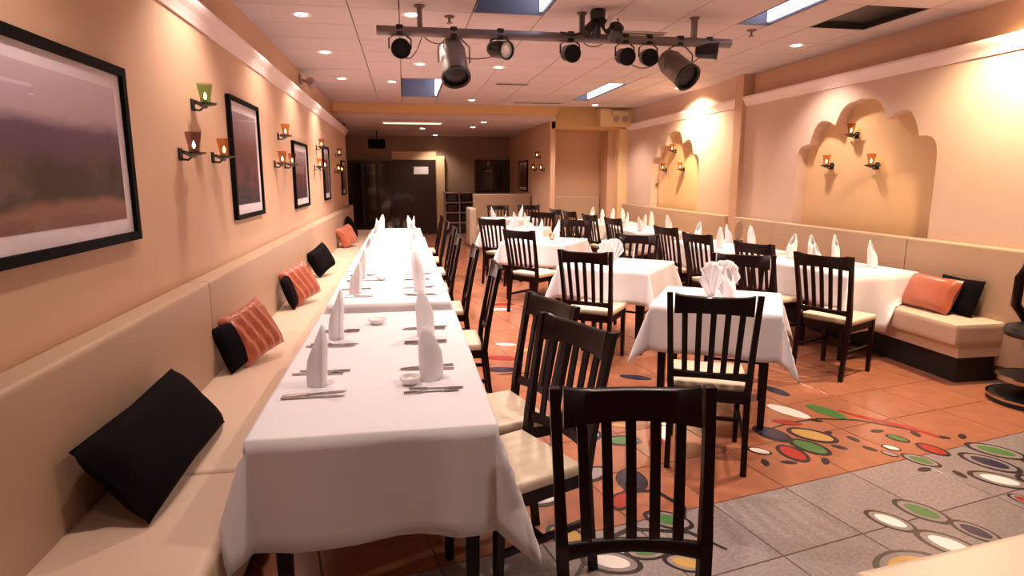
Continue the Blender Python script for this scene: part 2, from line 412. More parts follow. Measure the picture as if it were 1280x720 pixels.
light_well(0.005, .595, 9.055, 11.045, 'bluish recessed light well over the far end of the left tables')
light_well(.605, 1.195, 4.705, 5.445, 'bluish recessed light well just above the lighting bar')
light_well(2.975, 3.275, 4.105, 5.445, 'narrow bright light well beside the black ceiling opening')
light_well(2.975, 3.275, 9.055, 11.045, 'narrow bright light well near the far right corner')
t = thing('ceiling_opening', 'black square opening where a ceiling board is missing', 'ceiling opening', (3.685, 4.705, ZC))
bm = bmesh.new(); D = .74; W = .56
box(bm, 0, .01, 0, D, 0, .3); box(bm, W-.01, W, 0, D, 0, .3); box(bm, 0, W, 0, .01, 0, .3); box(bm, 0, W, D-.01, D, 0, .3); box(bm, 0, W, 0, D, .3, .31)
obj('opening_box', bm, 'black_plastic', t)
bm = bmesh.new(); rbox(bm, .01, W-.01, .01, D-.01, .05, .06, .003, 1); obj('vent_filter', bm, 'black_plastic', t)
# beam and lower ceiling beyond
b = bmesh.new(); box(b, -1.6, 2.95, 12.05, 12.35, 2.74, 3.45)
struct('wall_beam', b, 'beam_paint', label='tan ceiling beam where the room drops lower')
b = bmesh.new(); box(b, -1.6, 3.0, 12.35, YEND + .1, 2.66, 2.74)
struct('ceiling_far', b, 'ceiling_board', label='lower ceiling over the entrance area')
# far right corner walls
b = bmesh.new(); box(b, 2.95, 4.3, 13.3, 13.4, 0, 3.45)
struct('wall_recess', b, 'wall_paint', label='tan wall of the far right recess')
b = bmesh.new(); box(b, 2.95, 4.7, 12.5, 13.3, 2.52, 3.45)
struct('wall_soffit', b, 'beam_paint', label='dropped soffit over the far right recess')
b = bmesh.new(); box(b, 2.93, 3.03, 12.5, YEND, 0, 3.0)
struct('wall_side_far', b, 'wall_paint', label='side wall of the entrance area with three candles')
b = bmesh.new(); box(b, 4.22, 4.42, 12.75, 13.3, 0, 2.52); struct('wall_column', b, 'wall_paint', label='square column edge at the far right recess')
b = bmesh.new(); box(b, 4.36, 4.7, 12.45, 12.9, 0, 2.52); struct('wall_corner_pier', b, 'cream_trim', label='pale pier in the far right corner')
b = bmesh.new(); box(b, 3.87, 4.66, 12.2, 12.5, 2.56, 2.9); struct('wall_box_soffit', b, 'cream_trim', label='small boxed soffit in the far right corner')
# entrance wall
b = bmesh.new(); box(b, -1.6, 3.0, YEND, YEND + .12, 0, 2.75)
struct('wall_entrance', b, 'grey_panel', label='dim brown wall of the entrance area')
b = bmesh.new(); box(b, -1.62, -1.5, 13.9, YEND, 0, 2.75); struct('wall_entrance_left', b, 'dark_wood')
b = bmesh.new(); box(b, -1.5, -1.2, 13.9, 14.0, 0, 2.75); struct('wall_return', b, 'dark_wood')

# ------------------------------------------------------------------ downlights
def downlight(x, y, z, power, label, cone=118, aim=None, r=.055, glow='lamp_glow', col=WARM):
    t = thing('downlight', label, 'ceiling light', (x, y, z), 0, 'recessed ceiling downlights')
    bm = bmesh.new(); lathe(bm, [(r, -.002), (r+.03, -.004), (r+.034, 0.0), (r+.03, .002), (r, .012)], 20, cap=False); obj('trim_ring', bm, 'crown', t, smooth=True)
    bm = bmesh.new(); lathe(bm, [(.004, -.010), (r*.6, -.009), (r*.93, -.004), (r*.95, .004)], 18); obj('lamp_bulb', bm, glow, t, smooth=True)
    ld = bpy.data.lights.new('downlight_beam', 'SPOT'); ld.energy = power; ld.color = col
    ld.spot_size = math.radians(cone); ld.spot_blend = 0.65; ld.shadow_soft_size = .06
    lo = bpy.data.objects.new('downlight_beam', ld); COL.objects.link(lo); lo.parent = t; lo.location = (0, 0, -.03)
    if aim: 
        d = Vector(aim) - Vector((x, y, z)); lo.rotation_euler = d.to_track_quat('-Z', 'Y').to_euler()
    return t
DL = [(-.81, 5.75, 0.36, 'downlight over the left wall between first and second framed pictures'),
      (-.81, 7.36, 0.45, 'downlight over the left wall, second from the camera'),
      (-.81, 9.22, 0.55, 'downlight over the left wall, third from the camera'),
      (.23, 7.92, 1.5, 'small downlight just left of the grey stage lamp'),
      (-.13, 9.39, 1.3, 'small downlight at the left of the bluish light well'),
      (1.2, 6.23, 1.0, 'downlight seen just below the middle of the lighting bar'),
      (1.2, 7.97, 1.0, 'downlight below the white lensed stage lamp'),
      (1.22, 11.32, 1.0, 'downlight at the middle of the room just before the beam'),
      (4.2, 9.32, 2.6, 'bright downlight washing the farther arch niche'),
      (4.05, 6.17, 0.7, 'glaring downlight before the nearer arch niche'),
      (-.81, 3.9, .5, 'downlight over the nearest left table'),
      (1.2, 4.3, 1.0, 'downlight above the near centre table'),
      (1.2, 2.2, 0.45, 'downlight above the near granite floor'),
      (-.5, 2.0, .42, 'downlight above the camera side of the left banquette'),
      (4.2, 3.95, 1.9, 'downlight washing the right wall out of the frame'),
      (2.6, 7.2, .9, 'downlight over the middle right tables'),
      (2.9, 3.4, 0.8, 'downlight over the near right floor'),
      (3.6, 11.7, 1.0, 'added downlight brightening the far right recess'),  # extra lamp, added to brighten the recess wall
      (.1, 5.6, 1.3, 'added downlight brightening the second left table'),  # extra lamp, put in to make the left cloths brighter
      (1.0, .2, .35, 'unseen fill downlight added behind the camera'),  # this and the next: unseen lamps added as fill
      (3.2, .4, .15, 'unseen fill downlight added behind the camera on the right')]
for x, y, k, lab in DL: downlight(x, y, ZC, SPOT_W * k, lab, cone=150 if x > 4.15 else 118, col=(1.0, .76, .48) if x > 4.15 else WARM)
downlight(.45, 14.75, 2.66, SPOT_W*.6, 'downlight in the lower ceiling before the entrance door')
downlight(1.63, 12.9, 2.66, SPOT_W*.6, 'downlight in the lower ceiling nearest the beam')
downlight(1.55, 14.2, 2.66, SPOT_W*.3, 'downlight in the lower ceiling over the booth')
t = thing('ceiling_light_panel', 'long dim light panel set in the lower ceiling', 'ceiling light', (.2, 13.2, 2.66))
bm = bmesh.new(); box(bm, -.62, .62, -.16, .16, -.02, 0); obj('panel_frame', bm, 'crown', t)
bm = bmesh.new(); rbox(bm, -.58, .58, -.13, .13, -.028, -.019, .003, 1); obj('diffuser', bm, 'panel_glow', t)

# ------------------------------------------------------------------ banquettes
t = thing('banquette', 'long cream upholstered banquette along the left wall', 'bench', (0, 0, 0))
boxo('plinth', 'bench_kick', t, XL+.01, -.66, 0.6, 13.6, 0, .12)
boxo('base_panel', 'bench_vinyl', t, XL+.01, -.62, 0.6, 13.6, .12, .32)
ys = [0.6, 2.35, 4.55, 6.6, 8.6, 10.6, 13.6]
for y0, y1 in zip(ys, ys[1:]):
    bm = bmesh.new(); rbox(bm, XL+.11, -.585, y0+.004, y1-.004, .32, .455, .035, 3); obj('seat_cushion', bm, 'bench_vinyl', t, smooth=True)
yb = [0.6, 3.6, 7.55, 10.6, 13.6]
for y0, y1 in zip(yb, yb[1:]):
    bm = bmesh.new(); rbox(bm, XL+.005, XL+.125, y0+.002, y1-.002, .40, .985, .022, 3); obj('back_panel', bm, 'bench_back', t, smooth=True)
t = thing('banquette', 'long cream upholstered banquette under the arch niches', 'bench', (0, 0, 0))
boxo('plinth', 'bench_kick', t, 4.12, 4.45, 3.92, 12.4, 0, .205)
boxo('base_panel', 'bench_vinyl', t, 4.08, 4.45, 3.885, 12.4, .205, .31)
ys = [3.87, 6.0, 8.1, 10.2, 12.4]
for y0, y1 in zip(ys, ys[1:]):
    bm = bmesh.new(); rbox(bm, 4.03, 4.47, y0+.004, y1-.004, .30, .47, .045, 4); obj('seat_cushion', bm, 'bench_vinyl', t, smooth=True)
yb = [2.2, 4.9, 7.0, 7.93]
for y0, y1 in zip(yb, yb[1:]):
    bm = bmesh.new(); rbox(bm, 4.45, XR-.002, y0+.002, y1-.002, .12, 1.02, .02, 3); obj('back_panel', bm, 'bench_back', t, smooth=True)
for y0, y1 in ((8.16, 10.2), (10.2, 12.42)):
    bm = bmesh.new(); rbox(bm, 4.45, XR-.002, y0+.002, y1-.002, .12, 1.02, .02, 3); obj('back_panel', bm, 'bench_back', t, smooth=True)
t = thing('booth_bench', 'low tan booth back standing before the entrance', 'bench', (0, 0, 0))
bm = bmesh.new(); rbox(bm, 1.55, 2.9, 14.3, 14.45, 0.05, 1.18, .03, 3); obj('back_panel', bm, 'bench_back', t, smooth=True)
bm = bmesh.new(); rbox(bm, 1.40, 1.56, 13.75, 14.5, 0.05, .88, .06, 4); obj('end_panel', bm, 'seat_vinyl', t, smooth=True)
bm = bmesh.new(); rbox(bm, 1.56, 2.9, 13.8, 14.3, .1, .47, .03, 3); obj('seat_cushion', bm, 'bench_vinyl', t, smooth=True)
t = thing('booth_bench', 'tan bench back in the far right recess', 'bench', (0, 0, 0))
bm = bmesh.new(); rbox(bm, 3.05, 4.2, 13.16, 13.29, .05, 1.16, .03, 3); obj('back_panel', bm, 'bench_back', t, smooth=True)
bm = bmesh.new(); rbox(bm, 3.05, 4.2, 12.7, 13.16, .05, .47, .03, 3); obj('seat_cushion', bm, 'bench_vinyl', t, smooth=True)
t = thing('padded_bench', 'cream padded bench corner at the bottom right of the view', 'bench', (1.70, 1.03, 0), math.radians(7.5))
bm = bmesh.new(); rbox(bm, -.42, .6, -.45, .44, .33, .45, .03, 3); obj('seat_cushion', bm, 'seat_vinyl', t, smooth=True)
boxo('base_panel', 'bench_kick', t, -.38, .56, -.42, .40, 0, .33)

# ------------------------------------------------------------------ chairs
def lean(z): return -.195 - (.10 * ((z-.45)/.53)**1.15 if z > .45 else 0.0)
HW = .205
def bow(x): return -.028 * (1 - (x/HW)**2)
def curved_rail(z0, z1, th, ear=0.0, dip=0.0, hw=HW-.012, n=14):
    bm = bmesh.new(); rings = []
    for i in range(n+1):
        x = -hw + 2*hw*i/n; u = x/hw
        zt = z1 + ear*abs(u)**6 - dip*(1-u*u); zb = z0 + .012*(1-u*u)
        ring = []
        for z, dy in ((zb, -th/2), (zt-.006, -th/2), (zt, -th/4), (zt, th/4), (zt-.006, th/2), (zb, th/2)):
            ring.append(bm.verts.new((x, lean(z) + bow(x) + dy, z)))
        rings.append(ring)
    for a, b_ in zip(rings, rings[1:]):
        for k in range(6): bm.faces.new((a[k], a[(k+1) % 6], b_[(k+1) % 6], b_[k]))
    bm.faces.new(rings[0]); bm.faces.new(rings[-1][::-1])
    return bm
def chair_meshes():
    P = []
    P.append(('crest_rail', to_mesh(curved_rail(.865, .965, .026, ear=.012), 'crest_rail', 'mahogany', True)))
    P.append(('lower_rail', to_mesh(curved_rail(.505, .55, .022), 'lower_rail', 'mahogany', True)))
    for s in (-1, 1):
        bm = bmesh.new()
        zs = [0, .2, .43, .55, .70, .85, .975]
        prev = None
        for z in zs:
            y = -.195 - .05*(1 - z/.43) if z < .43 else lean(z)
            wx, wy = (.034, .034) if .2 < z < .6 else (.03, .028)
            xx = s*(HW - .010 + .022*max(0, (z-.45)/.5))
            ring = [bm.verts.new((xx + a*wx/2, y + c*wy/2, z)) for a, c in ((-1,-1),(1,-1),(1,1),(-1,1))]
            if prev:
                for k in range(4): bm.faces.new((prev[k], prev[(k+1) % 4], ring[(k+1) % 4], ring[k]))
            else: bm.faces.new(ring[::-1])
            prev = ring
        bm.faces.new(prev)
        P.append(('rear_post', to_mesh(bm, 'rear_post', 'mahogany')))
    for k in range(5):
        x = (k-2)*.064; bm = bmesh.new(); prev = None
        for z in (.53, .62, .71, .80, .885):
            xx = x*(1 + .10*(z-.53)/.36)
            ring = [bm.verts.new((xx + a*.0145, lean(z) + bow(x) + c*.006, z)) for a, c in ((-1,-1),(1,-1),(1,1),(-1,1))]
            if prev:
                for q in range(4): bm.faces.new((prev[q], prev[(q+1) % 4], ring[(q+1) % 4], ring[q]))
            else: bm.faces.new(ring[::-1])
            prev = ring
        bm.faces.new(prev)
        P.append(('slat', to_mesh(bm, 'slat', 'mahogany')))
    for s in (-1, 1):
        bm = bmesh.new(); bar(bm, (s*.185, .205, 0), (s*.185, .195, .43), .026, .026, .036, .036)
        P.append(('front_leg', to_mesh(bm, 'front_leg', 'mahogany')))
    bm = bmesh.new(); box(bm, -.195, .195, -.195, .215, .375, .432); P.append(('seat_frame', to_mesh(bm, 'seat_frame', 'mahogany')))
    bm = bmesh.new(); rbox(bm, -.205, .205, -.175, .23, .428, .475, .02, 3); P.append(('seat_cushion', to_mesh(bm, 'seat_cushion', 'seat_vinyl', True)))
    for s in (-1, 1):
        bm = bmesh.new(); box(bm, s*.185-.009, s*.185+.009, -.215, .2, .20, .225); P.append(('stretcher', to_mesh(bm, 'stretcher', 'mahogany')))
    bm = bmesh.new(); box(bm, -.185, .185, -.009, .009, .203, .222); P.append(('stretcher', to_mesh(bm, 'stretcher', 'mahogany')))
    return P
CH = chair_meshes()
def chair(x, y, dx, dy, label, group):
    l = math.hypot(dx, dy); dx /= l; dy /= l
    t = thing('dining_chair', label, 'chair', (x + .29*dx, y + .29*dy, 0), math.atan2(-dx, dy), group)
    for n, me in CH: link(n, me, t)
    return t
G1, G2, G3 = 'chairs along the left table row', 'chairs at the centre tables', 'chairs along the right table row'
A = 'dark slat-back dining chair '
chair(.61, 1.57, -.15, -.99, A + 'nearest the camera, turned to face it', G2)
chair(.665, 2.37, -.91, -.41, A + 'angled beside the nearest left table, second nearest the camera', G1)
chair(.68, 2.86, -.95, -.30, A + 'partly hidden behind the angled chair at the nearest left table', G1)
chair(.595, 4.12, -1, .04, A + 'at the near half of the second left table', G1)
chair(.575, 5.2, -1, .03, A + 'at the far half of the second left table', G1)
chair(.52, 6.2, -1, .01, A + 'at the third left table', G1)
chair(.56, 7.35, -1, 0, A + 'fourth last in the row beside the left tables', G1)
chair(.55, 8.4, -1, .05, A + 'third last in the row beside the left tables', G1)
chair(.55, 9.5, -1, 0, A + 'at the far end of the row beside the left tables', G1)
chair(1.52, 2.84, .42, .9, A + 'with its back to the camera at the nearest centre table', G2)
chair(2.54, 4.34, -.55, -.85, A + 'behind the nearest centre table, its back rail above the napkins', G2)
chair(1.41, 4.77, .60, .80, A + 'with its back to the camera at the second centre table', G2)
chair(2.36, 6.10, -.6, -.75, A + 'facing the camera behind the second centre table', G2)
chair(1.25, 6.85, .78, .62, A + 'with its back to the camera at the third centre table', G2)
chair(2.36, 8.42, -.6, -.8, A + 'facing the camera behind the third centre table', G2)
chair(1.22, 8.85, .68, .73, A + 'with its back to the camera at the fourth centre table', G2)
chair(2.32, 10.4, -.6, -.8, A + 'facing the camera behind the fourth centre table', G2)
chair(1.95, 13.15, 0.05, -1, A + 'left one of two before the tan booth back', G2)
chair(2.62, 13.15, -.1, -1, A + 'right one of two before the tan booth back', G2)
chair(3.14, 4.24, .90, .43, A + 'nearest in the row at the right tables, before the arch niche', G3)
chair(3.10, 5.14, .96, .26, A + 'second in the row at the right tables', G3)
chair(3.02, 6.10, .97, .22, A + 'third in the row at the right tables', G3)
chair(3.07, 7.02, .97, .20, A + 'fourth in the row at the right tables', G3)
chair(2.98, 8.70, .97, .2, A + 'fifth in the row at the right tables', G3)
chair(2.90, 9.60, .97, .2, A + 'sixth in the row at the right tables', G3)
chair(2.84, 10.60, .97, .2, A + 'seventh in the row at the right tables', G3)
chair(2.78, 11.40, .97, .2, A + 'farthest in the row at the right tables', G3)

# ------------------------------------------------------------------ tables and cloths
ZT = .752
def table(cx, cy, w_, d_, rot, ov, label, clabel, group):
    """ov = overhang (x-, x+, y-, y+)"""
    t = thing('dining_table', label, 'table', (cx, cy, 0), rot, group)
    bm = bmesh.new(); rbox(bm, -w_/2+.004, w_/2-.004, -d_/2+.004, d_/2-.004, .715, .747, .006, 1); obj('table_top', bm, 'mahogany', t)
    for sx in (-1, 1):
        for sy in (-1, 1):
            bm = bmesh.new(); bar(bm, (sx*(w_/2-.07), sy*(d_/2-.07), 0), (sx*(w_/2-.07), sy*(d_/2-.07), .716), .04, .04, .055, .055); obj('leg', bm, 'mahogany', t)
    # cloth
    ph = random.random()*6
    def axis(h, o0, o1, n):
        a = [-h - o0*(k/7) for k in range(7, 0, -1)] + [-h - .008, -h] + [-h + 2*h*k/n for k in range(1, n)] + [h, h + .008] + [h + o1*(k/7) for k in range(1, 8)]
        return a
    us = axis(w_/2, ov[0], ov[1], max(10, int(w_/.06))); vs = axis(d_/2, ov[2], ov[3], max(10, int(d_/.06)))
    bm = bmesh.new(); grid = []
    cr, sr = math.cos(rot), math.sin(rot)
    for u in us:
        row = []
        for v in vs:
            du = max(abs(u)-w_/2, 0); dv = max(abs(v)-d_/2, 0); r = math.hypot(du, dv)
            su, sv = (1 if u > 0 else -1), (1 if v > 0 else -1)
            x = max(-w_/2, min(w_/2, u)); y = max(-d_/2, min(d_/2, v)); z = ZT
            if r > 0:
                if dv == 0:
                    wv = max(0, 1-(abs(y)/(d_/2))**4) * (.030*math.sin(y*11+ph) + .010*math.sin(y*23+2*ph)) * r/.3
                    x += su*(.012 + .05*r + max(-.02*r/.3, wv)); z = ZT - .985*max(0, r-.006)
                elif du == 0:
                    wv = max(0, 1-(abs(x)/(w_/2))**4) * (.026*math.sin(x*12+ph*2) + .010*math.sin(x*21+ph)) * r/.3
                    y += sv*(.012 + .05*r + max(-.02*r/.3, wv)); z = ZT - .985*max(0, r-.006)
                else:
                    f = math.atan2(dv, du); s2 = math.sin(2*f)**2
                    fl_ = .05 + .32*s2
                    x += su*math.cos(f)*(.012 + fl_*r); y += sv*math.sin(f)*(.012 + fl_*r)
                    z = ZT - (.985 - .09*s2)*max(0, r-.006)
            else:
                z += .0012*math.sin(u*17+ph)*math.sin(v*13)
            wx = cx + x*cr - y*sr; wy = cy + x*sr + y*cr
            if (wx < -.57 or wx > 4.03) and z < .482: z = .482 + .002*math.sin(u*40)
            row.append(bm.verts.new((x, y, z)))
        grid.append(row)
    for a in range(len(us)-1):
        for b_ in range(len(vs)-1):
            bm.faces.new((grid[a][b_], grid[a+1][b_], grid[a+1][b_+1], grid[a][b_+1]))
    c = obj('tablecloth', bm, 'linen', None, (cx, cy, 0), (0, 0, rot), smooth=False)
    c.data.polygons.foreach_set('use_smooth', [True]*len(c.data.polygons))
    md = c.modifiers.new('thick', 'SOLIDIFY'); md.thickness = .003; md.offset = -1
    tag(c, clabel, 'tablecloth', 'white tablecloths')
    return t
GT1, GT2, GT3 = 'tables of the left row', 'centre tables', 'tables of the right row'
def T(cx, cy, w_, d_, deg, ov, which, g):
    table(cx, cy, w_, d_, math.radians(deg), ov, 'dark wooden table under white cloth, ' + which, 'white tablecloth draped over the ' + which.replace('the ', '', 1), g)
T(-.115, 2.82, .77, 1.80, 0, (.20, .34, .38, .24), 'the nearest table of the left row', GT1)
T(-.115, 4.72, .77, 1.40, 0, (.20, .25, .26, .24), 'the second table of the left row', GT1)
T(-.12, 6.30, .76, 1.40, 0, (.20, .25, .26, .24), 'the third table of the left row', GT1)
T(-.13, 7.85, .74, 1.40, 0, (.20, .25, .26, .24), 'the fourth table of the left row', GT1)
T(-.14, 9.40, .72, 1.40, 0, (.20, .25, .26, .24), 'the farthest table of the left row', GT1)
T(2.05, 3.78, .76, .76, -32, (.30, .30, .30, .28), 'the nearest centre table', GT2)
T(1.96, 5.55, .84, .84, -38, (.30, .30, .30, .28), 'the second centre table', GT2)
T(1.78, 7.85, .84, .84, -36, (.30, .30, .30, .28), 'the third centre table', GT2)
T(1.76, 9.85, .86, .86, -30, (.30, .30, .30, .28), 'the fourth centre table', GT2)
T(2.05, 12.35, 1.0, .8, 0, (.30, .30, .30, .28), 'the farthest centre table before the booth', GT2)
T(3.87, 5.22, .74, 1.32, 8, (.30, .3, .50, .28), 'the nearest table of the right row', GT3)
T(3.75, 6.85, .74, 1.30, 0, (.28, .3, .30, .28), 'the second table of the right row', GT3)
T(3.72, 9.25, .78, 1.35, 0, (.28, .3, .30, .28), 'the third table of the right row', GT3)
T(3.70, 11.1, .78, 1.30, 0, (.28, .3, .30, .28), 'the farthest table of the right row', GT3)

# ------------------------------------------------------------------ napkins, cutlery, small tableware
def napkin_mesh(h=.245, r0=.043, seed=0, wide=1.0):
    rnd = random.Random(seed); bm = bmesh.new(); n = 26; rows = 9
    g = []
    for i in range(n+1):
        th = 2*PI*1.12*i/n
        top = h * (.55 + .45*(.5+.5*math.cos(th - .6))**.8)
        col = []
        for j in range(rows+1):
            v = j/rows; z = top*v
            r = r0*(1 - .06*v + .08*math.sin(PI*v)) * (1 - .42*max(0, v-.7)/.3*(top/h)) - .006*i/n
            lx = .022*v*v
            col.append(bm.verts.new((wide*r*math.cos(th) + lx*math.cos(.6), .78*r*math.sin(th) + lx*math.sin(.6), z)))
        g.append(col)
    for i in range(n):
        for j in range(rows): bm.faces.new((g[i][j], g[i+1][j], g[i+1][j+1], g[i][j+1]))
    return to_mesh(bm, 'napkin', 'napkin_linen', True)
NM = [napkin_mesh(.245, .050, 1), napkin_mesh(.225, .053, 2), napkin_mesh(.255, .047, 3)]
def fan_mesh():
    bm = bmesh.new(); n = 40; rows = 8; g = []
    for i in range(n+1):
        t_ = i/n; a = -1.25 + 2.5*t_
        col = []
        for j in range(rows+1):
            v = j/rows
            pleat = .016*math.sin(t_*PI*12)*(.4+.6*v)
            rr = .015 + .17*v*(.78 + .22*math.cos(a*1.15))
            x = math.sin(a)*rr*.62 ; z = max(0, math.cos(a)*rr*1.0) + .02*v + .03*v*abs(math.sin(a))
            col.append(bm.verts.new((x, pleat + .05*(1-v)*math.cos(t_*PI*9)*.35, z)))
        g.append(col)
    for i in range(n):
        for j in range(rows): bm.faces.new((g[i][j], g[i+1][j], g[i+1][j+1], g[i][j+1]))
    return to_mesh(bm, 'fan_napkin', 'napkin_linen', True)
FAN = fan_mesh()
NCOUNT = [0]
def napkin(x, y, label, group, rz=None, me=None, sc=1.0):
    k = NCOUNT[0]; NCOUNT[0] += 1
    o = link('folded_napkin', me or NM[k % 3], None, (x, y, ZT + .001), (0, 0, random.uniform(0, 6.28) if rz is None else rz))
    o.scale = (sc, sc, sc)
    md = o.modifiers.new('thick', 'SOLIDIFY'); md.thickness = .004
    tag(o, label, 'napkin', group)
def fork_mesh():
    bm = bmesh.new()
    rbox(bm, -.0045, .0045, -.10, .03, 0, .003, .001, 1)
    rbox(bm, -.008, .008, -.105, -.05, 0, .0035, .0012, 1)
    rbox(bm, -.012, .012, .03, .055, 0, .003, .001, 1)
    for k in range(4): box(bm, -.012 + k*.0068, -.012 + k*.0068 + .0036, .054, .10, .0005, .003)
    return to_mesh(bm, 'fork', 'steel')
def knife_mesh():
    bm = bmesh.new()
    rbox(bm, -.007, .007, -.11, -.01, 0, .006, .002, 1)
    prism(bm, [(-.007, -.01), (.007, -.01), (.009, .05), (.004, .11), (-.007, .12)], 'z', .001, .003)
    return to_mesh(bm, 'knife', 'steel')
FORK, KNIFE = fork_mesh(), knife_mesh()
def setting(x, y, facing, who, nrz, wh):
    """facing +1 : diner on the left bench looking +X ; -1 : diner on a chair looking -X"""
    napkin(x, y, 'white folded standing napkin ' + who, 'standing napkins on the left tables', nrz)
    rz = -PI/2 if facing > 0 else PI/2
    s = facing
    for nm, me, dy, lab in (('fork', FORK, .13*s, 'steel fork'), ('knife', KNIFE, -.12*s, 'steel knife'), ('knife', KNIFE, -.155*s, 'second steel knife'), ('fork', FORK, .165*s, 'second steel fork')):
        o = link(nm, me, None, (x + random.uniform(-.015, .015) + .0*s, y + dy, ZT + .0025), (0, 0, rz + random.uniform(-.13, .13)))
        tag(o, lab + ' by the napkin ' + who, nm, nm + 's on the left tables')
ROWN = {0: 'nearest left table', 1: 'second left table', 2: 'third left table', 3: 'fourth left table', 4: 'farthest left table'}
for k, (y0, y1) in enumerate(((2.42, 3.13), (4.40, 5.05), (5.95, 6.6), (7.5, 8.15), (9.05, 9.7))):
    for yy, wh in ((y0, 'near'), (y1, 'far')):
        for xx, f, side in ((-.36, 1, 'bench'), (.085, -1, 'chair')):
            if k < 2: setting(xx, yy, f, 'at the %s %s side of the %s' % (wh, side, ROWN[k]), -1.1 if f > 0 else -2.6, wh)
            else: napkin(xx, yy, 'white folded standing napkin at the %s %s side of the %s' % (wh, side, ROWN[k]), 'standing napkins on the left tables')
def dish(x, y, label, r=.05):
    bm = bmesh.new(); lathe(bm, [(r*.5, 0), (r*.6, .003), (r*.95, .022), (r, .03), (r*.94, .03), (r*.55, .010), (.004, .008)], 20)
    t = thing('small_dish', label, 'dish', (x, y, ZT + .002)); obj('bowl', bm, 'china', t, smooth=True)
    bm = bmesh.new(); lathe(bm, [(.004, .009), (r*.5, .012), (r*.3, .024), (.004, .028)], 10); obj('wrapped_contents', bm, 'napkin_linen', t, smooth=True)
dish(-.17, 3.42, 'small white dish near the far end of the nearest left table')
dish(.0, 2.36, 'small white dish before the near chair-side napkin', .042)
dish(-.2, 4.95, 'small white dish on the second left table')
def wine_glass(x, y, label):
    t = thing('wine_glass', label, 'glass', (x, y, ZT + .002), 0, 'wine glasses on the far left tables')
    bm = bmesh.new(); lathe(bm, [(.034, 0), (.034, .003), (.006, .008)], 16); obj('foot', bm, 'glass_clear', t, smooth=True)
    bm = bmesh.new(); lathe(bm, [(.004, .006), (.004, .09)], 8); obj('stem', bm, 'glass_clear', t, smooth=True)
    bm = bmesh.new(); lathe(bm, [(.004, .088), (.026, .105), (.036, .135), (.034, .17), (.030, .20)], 16, cap=False); obj('bowl', bm, 'glass_clear', t, smooth=True)
for k, (x, y) in enumerate(((-.2, 7.3), (.0, 7.35), (-.22, 8.4), (.02, 8.45), (-.2, 8.9), (0, 8.95), (-.12, 9.5))):
    wine_glass(x, y, 'clear wine glass, number %s from the camera down the left row' % ('first', 'second', 'third', 'fourth', 'fifth', 'sixth', 'last')[k].replace('number ', '') )
for o in COL.objects:
    if o.name.startswith('wine_glass'): o['label'] = o['label'].replace('number ', '')
# centre tables
napkin(2.03, 3.86, 'white fan-folded napkin standing left on the nearest centre table', 'fan napkins', .35, FAN, 1.15)
napkin(2.16, 3.92, 'white fan-folded napkin standing right on the nearest centre table', 'fan napkins', -.2, FAN, 1.15)
napkin(2.12, 3.76, 'white upright napkin in front of the fan napkins on the nearest centre table', 'fan napkins', 1.2, NM[1], .95)
napkin(1.86, 5.62, 'white fan-folded napkin standing left on the second centre table', 'fan napkins', .5, FAN, 1.05)
napkin(1.98, 5.72, 'white fan-folded napkin standing right on the second centre table', 'fan napkins', -.3, FAN, 1.05)
for x, y, l in ((1.62, 7.9, 'left on the third centre table'), (1.95, 7.95, 'right on the third centre table'), (1.78, 8.2, 'at the back of the third centre table'),
                (1.7, 9.9, 'left on the fourth centre table'), (1.9, 9.7, 'right on the fourth centre table'), (1.8, 10.1, 'at the back of the fourth centre table'),
                (1.75, 12.4, 'left on the centre table before the booth'), (2.3, 12.4, 'right on the centre table before the booth')):
    napkin(x, y, 'white folded standing napkin ' + l, 'standing napkins on the centre tables')
for x, y, l in ((3.80, 5.62, 'at the far aisle side of the nearest right table'), (4.08, 5.68, 'at the far bench side of the nearest right table'), (4.10, 5.35, 'in the middle of the nearest right table'), (4.13, 4.90, 'at the near bench side of the nearest right table'), (3.62, 4.95, 'at the near aisle side of the nearest right table'),
                (3.95, 6.6, 'at the near bench side of the second right table'), (3.55, 6.6, 'at the near aisle side of the second right table'), (4.0, 7.2, 'at the far bench side of the second right table'), (3.6, 7.25, 'at the far aisle side of the second right table'),
                (3.95, 8.9, 'at the near bench side of the third right table'), (3.5, 8.9, 'at the near aisle side of the third right table'), (3.95, 9.6, 'at the far bench side of the third right table'), (3.5, 9.6, 'at the far aisle side of the third right table'), (3.7, 9.3, 'in the middle of the third right table'),
                (3.9, 10.8, 'at the near bench side of the farthest right table'), (3.5, 10.8, 'at the near aisle side of the farthest right table'), (3.9, 11.4, 'at the far bench side of the farthest right table'), (3.5, 11.4, 'at the far aisle side of the farthest right table')):
    napkin(x, y, 'white folded standing napkin ' + l, 'standing napkins on the right tables')
def votive(x, y, z, gcol, label, rz=0):
    t = thing('tea_light', label, 'candle', (x, y, z), rz, 'tea lights on tables')
    bm = bmesh.new(); lathe(bm, [(.022, 0), (.028, .003), (.034, .05), (.038, .085)], 16, cap=False); obj('glass_cup', bm, gcol, t, smooth=True)
    bm = bmesh.new(); lathe(bm, [(.02, .002), (.022, .03), (.004, .031)], 12); obj('wax', bm, 'wax', t, smooth=True)
    bm = bmesh.new(); lathe(bm, [(.002, .031), (.007, .042), (.004, .055), (.001, .065)], 8); obj('flame', bm, 'flame', t, smooth=True)
votive(1.86, 7.8, ZT, 'glass_amber', 'amber tea light between the napkins on the third centre table')
votive(2.0, 12.45, ZT, 'glass_amber', 'amber tea light on the centre table before the booth')
t = thing('menu_stand', 'brown oval menu holder standing on the second right table', 'menu holder', (4.02, 7.02, ZT + .002), .3)
bm = bmesh.new(); ellipse(bm, .065, .12, -.008, .008); obj('board', bm, 'grey_panel', t, (0, 0, .16), (PI/2, 0, 0))
boxo('foot', 'dark_wood', t, -.05, .05, -.03, .03, 0, .04)

